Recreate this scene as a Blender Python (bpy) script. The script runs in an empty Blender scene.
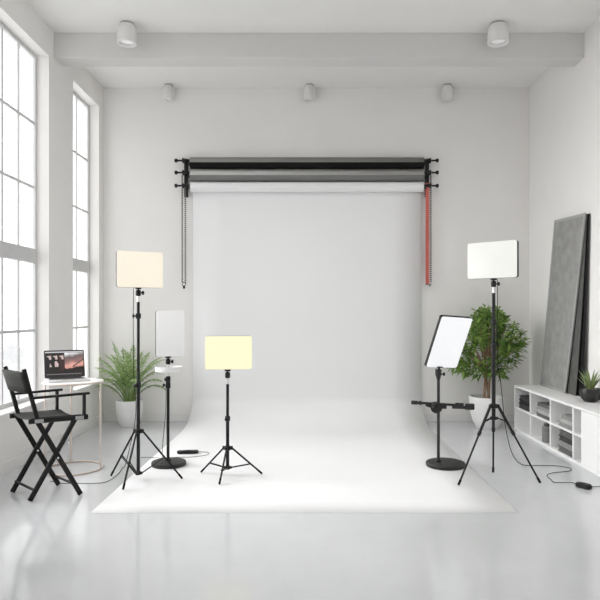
import bpy, bmesh, math, random
from mathutils import Vector, Matrix
random.seed(7)
SC = bpy.context.scene
COL = SC.collection
V = Vector
PI = math.pi

# ------------------------------------------------------------------ camera model
FPX, CX, CY, EYE = 600.0, 305.0, 313.0, 1.3
def at(px, py, d):
    return V(((px-CX)*d/FPX, d, EYE-(py-CY)*d/FPX))
def gd(px, py, z=0.0):
    d = (EYE-z)*FPX/(py-CY)
    return V(((px-CX)*d/FPX, d, z))
def zz(py, d): return EYE-(py-CY)*d/FPX
def xx(px, d): return (px-CX)*d/FPX

# ------------------------------------------------------------------ materials
def mat(name, col, rough=.5, metal=0., var=.04, scale=12., bump=0., bscale=None, emit=None, estr=1., coat=0., spec=.5, stretch=None):
    m = bpy.data.materials.new(name); m.use_nodes = True
    nt = m.node_tree; b = nt.nodes['Principled BSDF']
    tc = nt.nodes.new('ShaderNodeTexCoord'); mp = nt.nodes.new('ShaderNodeMapping')
    nt.links.new(tc.outputs['Object'], mp.inputs['Vector'])
    if stretch: mp.inputs['Scale'].default_value = stretch
    n = nt.nodes.new('ShaderNodeTexNoise'); n.inputs['Scale'].default_value = scale; n.inputs['Detail'].default_value = 5
    nt.links.new(mp.outputs[0], n.inputs['Vector'])
    r = nt.nodes.new('ShaderNodeValToRGB')
    r.color_ramp.elements[0].position = .3; r.color_ramp.elements[1].position = .7
    r.color_ramp.elements[0].color = tuple(max(0, c*(1-var)) for c in col)+(1,)
    r.color_ramp.elements[1].color = tuple(min(1, c*(1+var)) for c in col)+(1,)
    nt.links.new(n.outputs['Fac'], r.inputs['Fac']); nt.links.new(r.outputs['Color'], b.inputs['Base Color'])
    b.inputs['Roughness'].default_value = rough; b.inputs['Metallic'].default_value = metal
    b.inputs['Specular IOR Level'].default_value = spec
    if coat: b.inputs['Coat Weight'].default_value = coat
    if bump:
        n2 = nt.nodes.new('ShaderNodeTexNoise'); n2.inputs['Scale'].default_value = bscale or scale*6; n2.inputs['Detail'].default_value = 4
        nt.links.new(mp.outputs[0], n2.inputs['Vector'])
        bp = nt.nodes.new('ShaderNodeBump'); bp.inputs['Strength'].default_value = bump; bp.inputs['Distance'].default_value = .01
        nt.links.new(n2.outputs['Fac'], bp.inputs['Height']); nt.links.new(bp.outputs[0], b.inputs['Normal'])
    if emit:
        b.inputs['Emission Color'].default_value = tuple(emit)+(1,); b.inputs['Emission Strength'].default_value = estr
    return m

def s2l(*c): return tuple(((x/255)/12.92 if x/255 <= .04045 else ((x/255+.055)/1.055)**2.4) for x in c)

M = {}
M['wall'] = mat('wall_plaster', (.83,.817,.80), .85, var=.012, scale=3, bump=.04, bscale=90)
M['wall_front'] = mat('wall_darkened_plaster', (.22,.22,.22), .85, var=.02)  # unseen wall, darkened to cut light bounced onto the beam
M['beam'] = mat('shaded_beam_plaster', (.66,.653,.64), .9, var=.01, scale=3)  # darker than the ceiling plaster: the beam's shade is put into its colour
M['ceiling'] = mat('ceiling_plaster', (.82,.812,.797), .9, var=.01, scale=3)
M['trim'] = mat('trim_paint', (.80,.795,.785), .6, var=.01)
M['frame'] = mat('window_frame_paint', (.60,.60,.60), .5, var=.02)
M['white'] = mat('white_lacquer', (.90,.90,.895), .35, var=.008)
M['white_in'] = mat('white_melamine', (.89,.89,.885), .5, var=.008)
M['spot'] = mat('spot_white', (.74,.735,.725), .45, var=.01)
M['spot_grey'] = mat('spot_grey', (.35,.35,.35), .5, var=.03)
M['paper'] = mat('seamless_white_paper', (.84,.842,.846), .75, var=.006, scale=1.5, spec=.25)
M['roll_black'] = mat('black_paper', (.007,.007,.007), .8, spec=.2, var=.1, stretch=(.2,1,1))
M['roll_black_lit'] = mat('black_paper_lit', (.19,.192,.18), .7, var=.08, stretch=(.2,4,4))  # lit tone for the top half of the black roll
M['roll_mid'] = mat('mid_grey_paper', (.17,.172,.167), .7, var=.06, stretch=(.2,4,4))
M['roll_mid_lit'] = mat('mid_grey_paper_lit', (.40,.40,.385), .7, var=.05, stretch=(.2,4,4))  # lit tone for the top half of the middle roll
M['black'] = mat('black_metal', (.007,.007,.007), .45, 0., var=.15, spec=.35)
M['blackp'] = mat('black_plastic', (.009,.009,.009), .5, var=.15, bump=.03, spec=.35)
M['charcoal'] = mat('charcoal_plastic', (.022,.022,.021), .5, var=.1, spec=.4)
M['rubber'] = mat('black_rubber', (.008,.008,.008), .8, var=.2, spec=.2)
M['chrome'] = mat('brushed_steel', (.72,.72,.72), .28, 1., var=.05, stretch=(1,1,8))
M['bead'] = mat('grey_bead', (.16,.16,.16), .4, .4, var=.2)
M['red'] = mat('red_plastic', (.56,.11,.085), .45, var=.08)
M['rosegold'] = mat('rose_gold_metal', (.74,.64,.57), .35, .5, var=.04)
M['chair_wood'] = mat('black_stained_wood', (.006,.0058,.0055), .5, var=.4, scale=6, stretch=(1,1,12), bump=.05, spec=.3)
M['canvas'] = mat('charcoal_canvas', (.03,.031,.028), .9, var=.15, scale=160, bump=.25, bscale=400, spec=.2)
M['pot'] = mat('white_ceramic_pot', (.80,.80,.79), .45, var=.02)
M['soil'] = mat('dark_soil', (.03,.022,.016), .95, var=.5, scale=60, bump=.8)
M['bark'] = mat('brown_bark', (.30,.19,.115), .85, var=.35, scale=14, stretch=(3,3,.7), bump=.5)
M['stem'] = mat('palm_stem', (.20,.27,.09), .6, var=.2)
M['bowl'] = mat('black_ceramic_bowl', (.010,.010,.010), .35, var=.2)
M['gravel'] = mat('tan_gravel', (.42,.36,.27), .9, var=.4, scale=70, bump=1.)
M['succ'] = mat('succulent_green', (.17,.23,.08), .5, var=.35, scale=20)
M['felt'] = mat('grey_felt', (.31,.31,.30), .95, var=.14, scale=9, bump=.35, bscale=300, spec=.1)
M['felt_edge'] = mat('grey_board_frame', (.36,.36,.35), .6, var=.05)
M['felt_dark'] = mat('black_felt', (.018,.018,.018), .95, var=.2, scale=10, bump=.3, spec=.1)
M['board_grey'] = mat('dark_grey_board', (.085,.085,.08), .8, var=.15)
M['alu'] = mat('laptop_silver', (.66,.66,.66), .4, .35, var=.02)
M['laptop_dark'] = mat('laptop_bezel', (.035,.035,.038), .4, var=.1)
M['key'] = mat('keycap_black', (.02,.02,.02), .6, var=.1)
M['steel_plate'] = mat('steel_plate', (.42,.42,.42), .4, .5, var=.05)
M['canister'] = mat('grey_canister', (.20,.20,.195), .6, var=.08)
M['canister_top'] = mat('canister_lid', (.06,.06,.06), .5, var=.08)

def leafmat(name, c1, c2, rough=.45, trans=.25):
    m = bpy.data.materials.new(name); m.use_nodes = True; nt = m.node_tree
    b = nt.nodes['Principled BSDF']; b.inputs['Roughness'].default_value = rough
    g = nt.nodes.new('ShaderNodeNewGeometry')
    r = nt.nodes.new('ShaderNodeValToRGB'); r.color_ramp.elements[0].color = tuple(c1)+(1,); r.color_ramp.elements[1].color = tuple(c2)+(1,)
    nt.links.new(g.outputs['Random Per Island'], r.inputs['Fac'])
    nt.links.new(r.outputs['Color'], b.inputs['Base Color'])
    t = nt.nodes.new('ShaderNodeBsdfTranslucent'); nt.links.new(r.outputs['Color'], t.inputs['Color'])
    mx = nt.nodes.new('ShaderNodeMixShader'); mx.inputs[0].default_value = trans
    nt.links.new(b.outputs[0], mx.inputs[1]); nt.links.new(t.outputs[0], mx.inputs[2])
    nt.links.new(mx.outputs[0], nt.nodes['Material Output'].inputs['Surface'])
    return m
M['palm'] = leafmat('palm_leaf', (.10,.19,.045), (.36,.48,.19))
M['ficus'] = leafmat('ficus_leaf', (.065,.155,.026), (.33,.50,.115))

def diffuser(name, rgb, strength, base=.85):
    return mat(name, (base,base,base), .5, var=.004, emit=s2l(*rgb), estr=strength)
M['dif_warm'] = diffuser('diffuser_warm', (251,241,221), .93, .1)
M['dif_yellow'] = diffuser('diffuser_yellow', (253,248,205), .95, .1)
M['dif_white'] = diffuser('diffuser_white', (241,242,234), .90, .1)
M['dif_cool'] = diffuser('diffuser_bright', (246,247,249), .92, .1)
M['dif_off_glow'] = diffuser('diffuser_off_glow', (255,255,255), .14, .85)  # slight glow added to brighten an unlit face

def floor_mat():
    m = bpy.data.materials.new('polished_concrete'); m.use_nodes = True; nt = m.node_tree; b = nt.nodes['Principled BSDF']
    tc = nt.nodes.new('ShaderNodeTexCoord')
    n1 = nt.nodes.new('ShaderNodeTexNoise'); n1.inputs['Scale'].default_value = .9; n1.inputs['Detail'].default_value = 8; n1.inputs['Roughness'].default_value = .6
    n2 = nt.nodes.new('ShaderNodeTexNoise'); n2.inputs['Scale'].default_value = 7; n2.inputs['Detail'].default_value = 8
    for n in (n1, n2): nt.links.new(tc.outputs['Object'], n.inputs['Vector'])
    mx = nt.nodes.new('ShaderNodeMath'); mx.operation = 'MULTIPLY_ADD'; mx.inputs[1].default_value = .35
    nt.links.new(n2.outputs['Fac'], mx.inputs[0]); nt.links.new(n1.outputs['Fac'], mx.inputs[2])
    r = nt.nodes.new('ShaderNodeValToRGB'); r.color_ramp.elements[0].position = .4; r.color_ramp.elements[1].position = .95
    r.color_ramp.elements[0].color = (.58,.59,.605,1); r.color_ramp.elements[1].color = (.665,.675,.69,1)
    nt.links.new(mx.outputs[0], r.inputs['Fac']); nt.links.new(r.outputs['Color'], b.inputs['Base Color'])
    r2 = nt.nodes.new('ShaderNodeMapRange'); r2.inputs['To Min'].default_value = .05; r2.inputs['To Max'].default_value = .17
    nt.links.new(n1.outputs['Fac'], r2.inputs['Value']); nt.links.new(r2.outputs[0], b.inputs['Roughness'])
    bp = nt.nodes.new('ShaderNodeBump'); bp.inputs['Strength'].default_value = .02
    nt.links.new(n2.outputs['Fac'], bp.inputs['Height']); nt.links.new(bp.outputs[0], b.inputs['Normal'])
    b.inputs['Specular IOR Level'].default_value = .55
    return m
M['floor'] = floor_mat()

def glass_mat():
    m = bpy.data.materials.new('window_glass'); m.use_nodes = True; nt = m.node_tree
    for n in list(nt.nodes):
        if n.type == 'BSDF_PRINCIPLED': nt.nodes.remove(n)
    t = nt.nodes.new('ShaderNodeBsdfTransparent'); g = nt.nodes.new('ShaderNodeBsdfGlossy'); g.inputs['Roughness'].default_value = .02
    nz = nt.nodes.new('ShaderNodeTexNoise'); nz.inputs['Scale'].default_value = 2
    mr = nt.nodes.new('ShaderNodeMapRange'); mr.inputs['To Min'].default_value = .95; mr.inputs['To Max'].default_value = .99
    nt.links.new(nz.outputs['Fac'], mr.inputs['Value']); cb = nt.nodes.new('ShaderNodeCombineColor')
    for i in range(3): nt.links.new(mr.outputs[0], cb.inputs[i])
    nt.links.new(cb.outputs[0], t.inputs['Color'])
    mx = nt.nodes.new('ShaderNodeMixShader'); mx.inputs[0].default_value = .05
    nt.links.new(t.outputs[0], mx.inputs[1]); nt.links.new(g.outputs[0], mx.inputs[2])
    nt.links.new(mx.outputs[0], nt.nodes['Material Output'].inputs['Surface'])
    return m
M['glass'] = glass_mat()
M['haze'] = mat('haze_glow_facade', (.12,.12,.12), .9, var=.05, scale=.4, emit=(.86,.875,.89), estr=.96)  # distance haze painted as a pale glow on the facade
M['haze2'] = mat('haze_glow_facade_dim', (.1,.1,.1), .9, var=.05, scale=.4, emit=(.84,.85,.865), estr=.97)  # same painted haze glow, slightly dimmer

# ------------------------------------------------------------------ object helpers
def link(o): COL.objects.link(o); return o
def worg(o):
    v = V((0,0,0))
    while o is not None: v += o.location; o = o.parent
    return v
def tag(o, label=None, cat=None, group=None, kind=None):
    if label: o['label'] = label
    if cat: o['category'] = cat
    if group: o['group'] = group
    if kind: o['kind'] = kind
    return o
def root(name, loc, label, cat, group=None):
    o = bpy.data.objects.new(name, None); o.empty_display_size = .1; o.location = loc; link(o)
    return tag(o, label, cat, group)
def struct_root(name, loc=(0,0,0)):
    o = bpy.data.objects.new(name, None); o.location = loc; link(o); return tag(o, kind='structure')

class MB:
    def __init__(s): s.bm = bmesh.new()
    def quadbox(s, c, e, u, n, w, h, t):
        """box centred on c: w along e, h along u, t along n"""
        c = V(c); e = V(e)*w/2; u = V(u)*h/2; n = V(n)*t/2
        vs = [s.bm.verts.new(c+e*a+u*b+n*k) for a in (-1,1) for b in (-1,1) for k in (-1,1)]
        for f in ((0,1,3,2),(4,6,7,5),(0,4,5,1),(2,3,7,6),(0,2,6,4),(1,5,7,3)):
            s.bm.faces.new([vs[i] for i in f])
        return s
    def box(s, x0, x1, y0, y1, z0, z1):
        return s.quadbox(((x0+x1)/2,(y0+y1)/2,(z0+z1)/2), (1,0,0),(0,1,0),(0,0,1), x1-x0, y1-y0, z1-z0)
    def cyl(s, p0, p1, r0, r1=None, seg=16, caps=True):
        p0 = V(p0); p1 = V(p1); r1 = r0 if r1 is None else r1
        d = (p1-p0).normalized(); a = d.orthogonal().normalized(); b = d.cross(a)
        R = []
        for p, r in ((p0,r0),(p1,r1)):
            R.append([s.bm.verts.new(p+(a*math.cos(2*PI*i/seg)+b*math.sin(2*PI*i/seg))*r) for i in range(seg)])
        for i in range(seg):
            j = (i+1)%seg; s.bm.faces.new((R[0][i],R[0][j],R[1][j],R[1][i]))
        if caps: s.bm.faces.new(R[0][::-1]); s.bm.faces.new(R[1])
        return s
    def lathe(s, c, prof, seg=32, axis=(0,0,1), cap0=True, cap1=True):
        c = V(c); d = V(axis).normalized(); a = d.orthogonal().normalized(); b = d.cross(a); R = []
        for r, h in prof:
            R.append([s.bm.verts.new(c+d*h+(a*math.cos(2*PI*i/seg)+b*math.sin(2*PI*i/seg))*max(r,1e-4)) for i in range(seg)])
        for k in range(len(R)-1):
            for i in range(seg):
                j = (i+1)%seg; s.bm.faces.new((R[k][i],R[k][j],R[k+1][j],R[k+1][i]))
        if cap0: s.bm.faces.new(R[0][::-1])
        if cap1: s.bm.faces.new(R[-1])
        return s
    def tube(s, pts, r, seg=8, smooth=6, caps=True):
        P = catmull(pts, smooth) if smooth > 1 else [V(p) for p in pts]
        if not callable(r): P = [V((p.x,p.y,max(p.z,r+.001))) for p in P]
        n = len(P); rr = r if callable(r) else (lambda t: r); R = []; a = None
        for i, p in enumerate(P):
            t = (P[min(i+1,n-1)]-P[max(i-1,0)]).normalized()
            a = t.orthogonal().normalized() if a is None else (a-t*a.dot(t)).normalized()
            b = t.cross(a); q = rr(i/(n-1))
            R.append([s.bm.verts.new(p+(a*math.cos(2*PI*k/seg)+b*math.sin(2*PI*k/seg))*q) for k in range(seg)])
        for i in range(n-1):
            for k in range(seg):
                l = (k+1)%seg; s.bm.faces.new((R[i][k],R[i][l],R[i+1][l],R[i+1][k]))
        if caps: s.bm.faces.new(R[0][::-1]); s.bm.faces.new(R[-1])
        return s
    def ring(s, c, R, r, seg=48, rs=8, a0=0, a1=2*PI):
        c = V(c); full = abs(a1-a0-2*PI) < 1e-6; N = seg if full else seg+1; L = []
        for i in range(N):
            a = a0+(a1-a0)*i/seg; d = V((math.cos(a),math.sin(a),0))
            L.append([s.bm.verts.new(c+d*(R+r*math.cos(2*PI*k/rs))+V((0,0,r*math.sin(2*PI*k/rs)))) for k in range(rs)])
        for i in range(seg):
            j = (i+1)%N
            for k in range(rs):
                l = (k+1)%rs; s.bm.faces.new((L[i][k],L[j][k],L[j][l],L[i][l]))
        if not full: s.bm.faces.new(L[0][::-1]); s.bm.faces.new(L[-1])
        return s
    def rrect(s, c, e, u, n, W, H, T, rad, seg=6, bev=.0):
        """rounded-rectangle slab, front face toward n"""
        c = V(c); e = V(e); u = V(u); n = V(n)
        def outline(ins):
            o = []; r = max(rad-ins, 1e-3)
            for (sx, sy, a0) in ((1,1,0),(-1,1,PI/2),(-1,-1,PI),(1,-1,1.5*PI)):
                for i in range(seg+1):
                    a = a0+PI/2*i/seg
                    o.append((sx*(W/2-rad)+r*math.cos(a), sy*(H/2-rad)+r*math.sin(a)))
            return o
        lay = [(-T/2, bev), (-T/2+bev, 0), (T/2-bev, 0), (T/2, bev)] if bev else [(-T/2,0),(T/2,0)]
        R = [[s.bm.verts.new(c+e*x+u*y+n*t) for x, y in outline(i)] for t, i in lay]
        N = len(R[0])
        for k in range(len(R)-1):
            for i in range(N):
                j = (i+1)%N; s.bm.faces.new((R[k][i],R[k][j],R[k+1][j],R[k+1][i]))
        s.bm.faces.new(R[0][::-1]); s.bm.faces.new(R[-1])
        return s
    def poly(s, pts, mi=0):
        f = s.bm.faces.new([s.bm.verts.new(V(p)) for p in pts]); f.material_index = mi; return s
    def build(s, name, m, parent=None, smooth=True, bevel=0., label=None, angle=35):
        o_ = worg(parent) if parent else V((0,0,0))
        bmesh.ops.recalc_face_normals(s.bm, faces=s.bm.faces)
        for v in s.bm.verts: v.co -= o_
        me = bpy.data.meshes.new(name); s.bm.to_mesh(me); s.bm.free()
        for mm in (m if isinstance(m, (list,tuple)) else [m]): me.materials.append(mm)
        if smooth:
            for p in me.polygons: p.use_smooth = True
            try: me.set_sharp_from_angle(angle=math.radians(angle))
            except Exception: pass
        o = bpy.data.objects.new(name, me); link(o)
        if parent: o.parent = parent
        if label: o['label'] = label
        if bevel:
            b = o.modifiers.new('bevel', 'BEVEL'); b.width = bevel; b.segments = 2; b.limit_method = 'ANGLE'; b.angle_limit = math.radians(40)
        return o

def catmull(pts, k):
    P = [V(p) for p in pts]; P = [P[0]*2-P[1]]+P+[P[-1]*2-P[-2]]; out = []
    for i in range(1, len(P)-2):
        a, b, c, d = P[i-1], P[i], P[i+1], P[i+2]
        for j in range(k):
            t = j/k
            out.append(.5*((2*b)+(c-a)*t+(2*a-5*b+4*c-d)*t*t+(3*b-a-3*c+d)*t**3))
    out.append(P[-2]); return out
def copy_tree(o, parent=None):
    c = o.copy(); COL.objects.link(c)
    if parent is not None: c.parent = parent
    for ch in [k for k in bpy.data.objects if k.parent == o]: copy_tree(ch, c)
    return c

# ------------------------------------------------------------------ room shell
XL, XR, YB, ZC, YF = -2.42, 2.69, 7.2, 4.0, -2.0
WT = .2
o = MB().box(XL-WT, XR+WT, YF, YB+WT, -.12, 0).build('floor', M['floor'], smooth=False); tag(o, kind='structure')
o = MB().box(XL-WT, XR+WT, YF, YB+WT, ZC, ZC+.15).build('ceiling', M['ceiling'], smooth=False); tag(o, kind='structure')
o = MB().box(XL-WT, XR+WT, YB, YB+WT, 0, ZC).build('wall_back', M['wall'], smooth=False); tag(o, kind='structure')
o = MB().box(XR, XR+WT, YF, YB, 0, ZC).build('wall_right', M['wall'], smooth=False); tag(o, kind='structure')
tag(MB().box(XL-WT, XR+WT, YF-WT, YF, 0, ZC).build('wall_front', M['wall_front'], smooth=False), kind='structure')
SILL, HEAD = .47, 3.73
W1 = (3.55, 5.67); W2 = (6.26, 7.05)
m = MB()
ys = [YF, W1[0], W1[1], W2[0], W2[1], YB]
for a, b in ((ys[0],ys[1]),(ys[2],ys[3]),(ys[4],ys[5])): m.box(XL-WT, XL, a, b, 0, ZC)
for a, b in (W1, W2): m.box(XL-WT, XL, a, b, 0, SILL); m.box(XL-WT, XL, a, b, HEAD, ZC)
tag(m.build('wall_left', M['wall'], smooth=False), kind='structure')
# ceiling beam
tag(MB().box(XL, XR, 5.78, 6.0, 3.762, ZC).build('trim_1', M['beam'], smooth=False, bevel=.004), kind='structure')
# baseboards
tag(MB().box(XL, XR, YB-.016, YB, 0, .1).build('baseboard_back', M['trim'], smooth=False, bevel=.003), kind='structure')
tag(MB().box(XL, XL+.016, YF, YB-.016, 0, .1).build('baseboard_left', M['trim'], smooth=False, bevel=.003), kind='structure')
tag(MB().box(XR-.016, XR, 6.74, YB-.016, 0, .1).build('baseboard_right', M['trim'], smooth=False, bevel=.003), kind='structure')

XW = -2.545
def window(n, y0, y1, muntins):
    r = struct_root('window_%d' % n, (XW, (y0+y1)/2, SILL))
    f = MB(); J = .036; D0, D1 = XW-.014, XW+.014
    f.box(D0, D1, y0, y0+J, SILL, HEAD); f.box(D0, D1, y1-J, y1, SILL, HEAD)
    f.box(D0, D1, y0+J, y1-J, HEAD-J, HEAD); f.box(D0, D1, y0+J, y1-J, SILL, SILL+.065)
    f.box(D0-.005, D1+.012, y0+J, y1-J, 1.765, 1.90)
    f.build('window_frame', M['frame'], r, smooth=False, bevel=.004)
    g = MB()
    for y in muntins: g.box(XW-.007, XW+.007, y-.011, y+.011, SILL+.06, HEAD-.03)
    for z in (3.08, 2.476, 1.137): g.box(XW-.006, XW+.006, y0+J, y1-J, z-.012, z+.012)
    g.build('glazing_bars', M['frame'], r, smooth=False)
    p = MB(); p.box(XW-.003, XW+.003, y0+J-.005, y1-J+.005, SILL+.06, 1.77); p.box(XW-.003, XW+.003, y0+J-.005, y1-J+.005, 1.895, HEAD-.03)
    p.build('pane', M['glass'], r, smooth=False)
    MB().box(XW+.015, XL+.03, y0+.001, y1-.001, SILL, SILL+.028).build('window_sill', M['trim'], r, smooth=False, bevel=.004)
window(1, W1[0], W1[1], [5.325-.29*i for i in range(6)])
window(2, W2[0], W2[1], [6.68])

# buildings far outside the first window, haze put in as glow
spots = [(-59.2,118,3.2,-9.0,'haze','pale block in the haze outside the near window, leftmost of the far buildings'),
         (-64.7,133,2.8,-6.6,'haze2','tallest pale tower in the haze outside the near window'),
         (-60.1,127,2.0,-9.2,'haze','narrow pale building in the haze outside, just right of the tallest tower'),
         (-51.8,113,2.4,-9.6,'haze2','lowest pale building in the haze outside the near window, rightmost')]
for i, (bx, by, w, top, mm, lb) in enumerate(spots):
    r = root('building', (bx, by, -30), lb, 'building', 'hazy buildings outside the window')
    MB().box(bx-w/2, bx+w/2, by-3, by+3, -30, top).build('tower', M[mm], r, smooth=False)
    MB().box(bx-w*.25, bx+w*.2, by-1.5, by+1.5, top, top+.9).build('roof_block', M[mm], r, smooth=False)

# ------------------------------------------------------------------ ceiling spots
def spotlight(x, y, R, L, label):
    r = root('ceiling_spotlight', (x, y, ZC), label, 'spotlight', 'white ceiling spotlights')
    MB().lathe((x,y,ZC), [(R*.72,0),(R*.72,-.016)], 32).build('mounting_base', M['spot_grey'], r)
    MB().lathe((x,y,ZC), [(R*.8,-.016),(R*.93,-.035),(R,-L*.55),(R*1.02,-L+.01),(R,-L),(R*.82,-L),(R*.8,-L+.03)], 40).build('housing', M['spot'], r)
    MB().lathe((x,y,ZC), [(R*.79,-L+.032),(R*.6,-L+.024),(.001,-L+.02)], 32, cap0=False).build('lens', M['dif_off_glow'], r)
    return r
d = 5.6
spotlight(xx(127,d), d, .088, .19, 'larger white ceiling spotlight in front of the beam, on the window side')
spotlight(xx(498,d), d, .095, .185, 'larger white ceiling spotlight in front of the beam, above the grey boards side')
d = 7.1
for px, lb in ((168.5,'small white spotlight behind the beam, above the left end of the paper rolls'),
               (309.5,'small white spotlight behind the beam, above the middle of the paper rolls'),
               (447.5,'small white spotlight behind the beam, right of the paper rolls above the red chain')):
    spotlight(xx(px,d), d, .066, .182, lb)

# ------------------------------------------------------------------ backdrop system
RY = 7.105
RX0, RX1 = xx(190.5, RY), xx(423.5, RY)
def strip(mb, x0, x1, prof):
    n = len(prof)
    A = [mb.bm.verts.new((x0,)+p) for p in prof]; B = [mb.bm.verts.new((x1,)+p) for p in prof]
    for i in range(n-1): mb.bm.faces.new((A[i],A[i+1],B[i+1],B[i]))
z1, z2, z3 = zz(163.3,RY), zz(176,RY), zz(187.2,RY)
for z, Rr, mr, mw, nm, lb in ((z1,.069,'roll_black','roll_black_lit','black','topmost backdrop paper roll, black, upper half painted lighter as if lit'),
                        (z2,.066,'roll_mid','roll_mid_lit','mid','middle backdrop paper roll, mid grey, between black and white rolls')):
    r = root('paper_roll', ((RX0+RX1)/2, RY, z), lb, 'paper roll', 'rolled grey backdrop papers')
    MB().cyl((RX0,RY,z),(RX1,RY,z),Rr-.003,seg=40).build('roll', M[mr], r)
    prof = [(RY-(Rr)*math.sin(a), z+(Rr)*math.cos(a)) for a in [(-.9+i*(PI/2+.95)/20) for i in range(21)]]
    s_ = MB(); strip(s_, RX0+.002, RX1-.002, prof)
    o = s_.build('lit_upper_half', M[mw], r); md = o.modifiers.new('thick','SOLIDIFY'); md.thickness = .003  # lighter strip paints light from above onto the roll's upper half
    MB().cyl((RX0-.03,RY,z),(RX1+.03,RY,z),.024,seg=20).build('core_tube', M['charcoal'], r)
# white backdrop: roll and long sheet
r = root('paper_backdrop', (.02, RY, z3), 'white seamless paper backdrop hanging from lowest roll and sweeping onto floor', 'backdrop')
MB().cyl((RX0+.005,RY,z3),(RX1-.005,RY,z3),.058,seg=40).build('roll', M['paper'], r)
MB().cyl((RX0-.03,RY,z3),(RX1+.03,RY,z3),.022,seg=20).build('core_tube', M['charcoal'], r)
prof = [(RY+.0595*math.sin(a), z3+.0595*math.cos(a)) for a in [i*PI/2/8 for i in range(9)]]
yv = RY+.0595
for i in range(1, 14): prof.append((yv, z3-(z3-.30)*i/13))
for i in range(1, 25):       # elliptical sweep
    a = PI/2*i/24
    prof.append((yv-.64*(1-math.cos(a)), .30-.296*math.sin(a)))
ye = prof[-1][0]
for i in range(1, 12): prof.append((ye-(ye-3.9)*i/11, .004-.0025*(i/11)**6))
s_ = MB(); N = len(prof); rows = []
for k, (y, z) in enumerate(prof):
    t = min(1, max(0, (7.16-y)/3.26))
    xl = -1.338-(.06)*t; xr = 1.388+.003*t
    rows.append([s_.bm.verts.new((xl+(xr-xl)*j/8, y, z)) for j in range(9)])
for k in range(N-1):
    for j in range(8): s_.bm.faces.new((rows[k][j],rows[k][j+1],rows[k+1][j+1],rows[k+1][j]))
o = s_.build('paper_sheet', M['paper'], r, angle=60); md = o.modifiers.new('thick','SOLIDIFY'); md.thickness = .001; md.offset = 1

ZH = [zz(160.5,RY), zz(172.5,RY), zz(185.7,RY)]
def bracket(px, side, label):
    x = xx(px, RY); r = root('backdrop_bracket', (x, YB, ZH[1]), label, 'bracket', 'black wall brackets holding the paper rolls')
    MB().box(x-.022, x+.022, 7.165, YB, zz(196,RY), zz(159,RY)).build('mounting_bar', M['black'], r, smooth=False, bevel=.003)
    for z in ZH:
        h = MB(); h.quadbox((x,7.125,z),(1,0,0),(0,1,0),(0,0,1),.052,.1,.034)
        h.cyl((x,RY,z),(x-side*.06,RY,z),.017)
        hk = h.build('roll_hook', M['black'], r, bevel=.004)
        k = MB(); k.cyl((x+side*.02,RY,z),(x+side*.09,RY,z),.011)
        k.lathe((x+side*.085,RY,z),[(.012,0),(.022,.008),(.024,.02),(.02,.034),(.008,.038)],16,axis=(side,0,0))
        k.build('drive_knob', M['black'], hk)
        MB().lathe((x+side*.012,RY,z),[(.02,0),(.031,.004),(.031,.016),(.02,.02)],20,axis=(side,0,0)).build('chain_wheel', M['blackp'], hk)
    return x
bl = bracket(184.9, -1, 'black three-hook wall bracket at the left end of the paper rolls')
brx = bracket(428.4, 1, 'black three-hook wall bracket at the right end of the paper rolls')

def beads(mb, x, y, ztop, zbot, r, step):
    n = int((ztop-zbot)/step); prof = []
    for i in range(n):
        h = -i*step; prof += [(r*.22,h),(r*.22,h-step*.22),(r*.8,h-step*.32),(r,h-step*.55),(r*.8,h-step*.78),(r*.22,h-step*.88)]
    mb.lathe((x,y,ztop), prof, 8)
zt, zb = zz(186,RY), zz(284,RY)
r = root('pull_chain', (xx(183.7,RY), RY, zt), 'grey beaded pull chain hanging from the left bracket', 'chain', 'backdrop pull chains')
for px in (182.3, 185.3):
    b_ = MB(); beads(b_, xx(px,RY), RY, zz(175,RY) if px < 183 else zt, zb, .0135, .024); b_.build('bead_strand', M['bead'], r)
w_ = MB(); w_.ring((0,0,0),.02,.004); w_.bm.verts.ensure_lookup_table()
for v in w_.bm.verts: v.co = V((v.co.x, v.co.z, v.co.y))+V((xx(183.8,RY),RY,zb-.003))
w_.lathe((xx(184,RY),RY,zb-.02),[(.008,0),(.013,-.008),(.013,-.03),(.006,-.038)],12)
w_.build('chain_weight', M['blackp'], r)
r = root('pull_chain', (xx(429,RY), RY, zt), 'red pull chain with dark beads hanging from the right bracket', 'chain', 'backdrop pull chains')
s_ = MB(); x0, x1 = xx(425.6,RY), xx(429.4,RY)
s_.box(x0, x1, RY-.004, RY+.004, zb, zz(183,RY)); s_.build('red_strand', M['red'], r, smooth=False, label='flat red strand of the chain')
b_ = MB(); beads(b_, xx(430.8,RY), RY, zz(175,RY), zb, .0125, .024); b_.build('bead_strand', M['bead'], r)
b_ = MB(); beads(b_, xx(428.6,RY), RY-.008, zt, zb+.01, .006, .021); b_.build('link_strand', mat('pale_link', (.55,.30,.26), .5), r)
w_ = MB(); w_.box(xx(425.6,RY), xx(431.3,RY), RY-.008, RY+.008, zb-.012, zb+.002); w_.lathe((xx(429.8,RY),RY,zb-.012),[(.006,0),(.009,-.006),(.009,-.016),(.004,-.02)],12)
w_.build('chain_weight', M['bead'], r)

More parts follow.
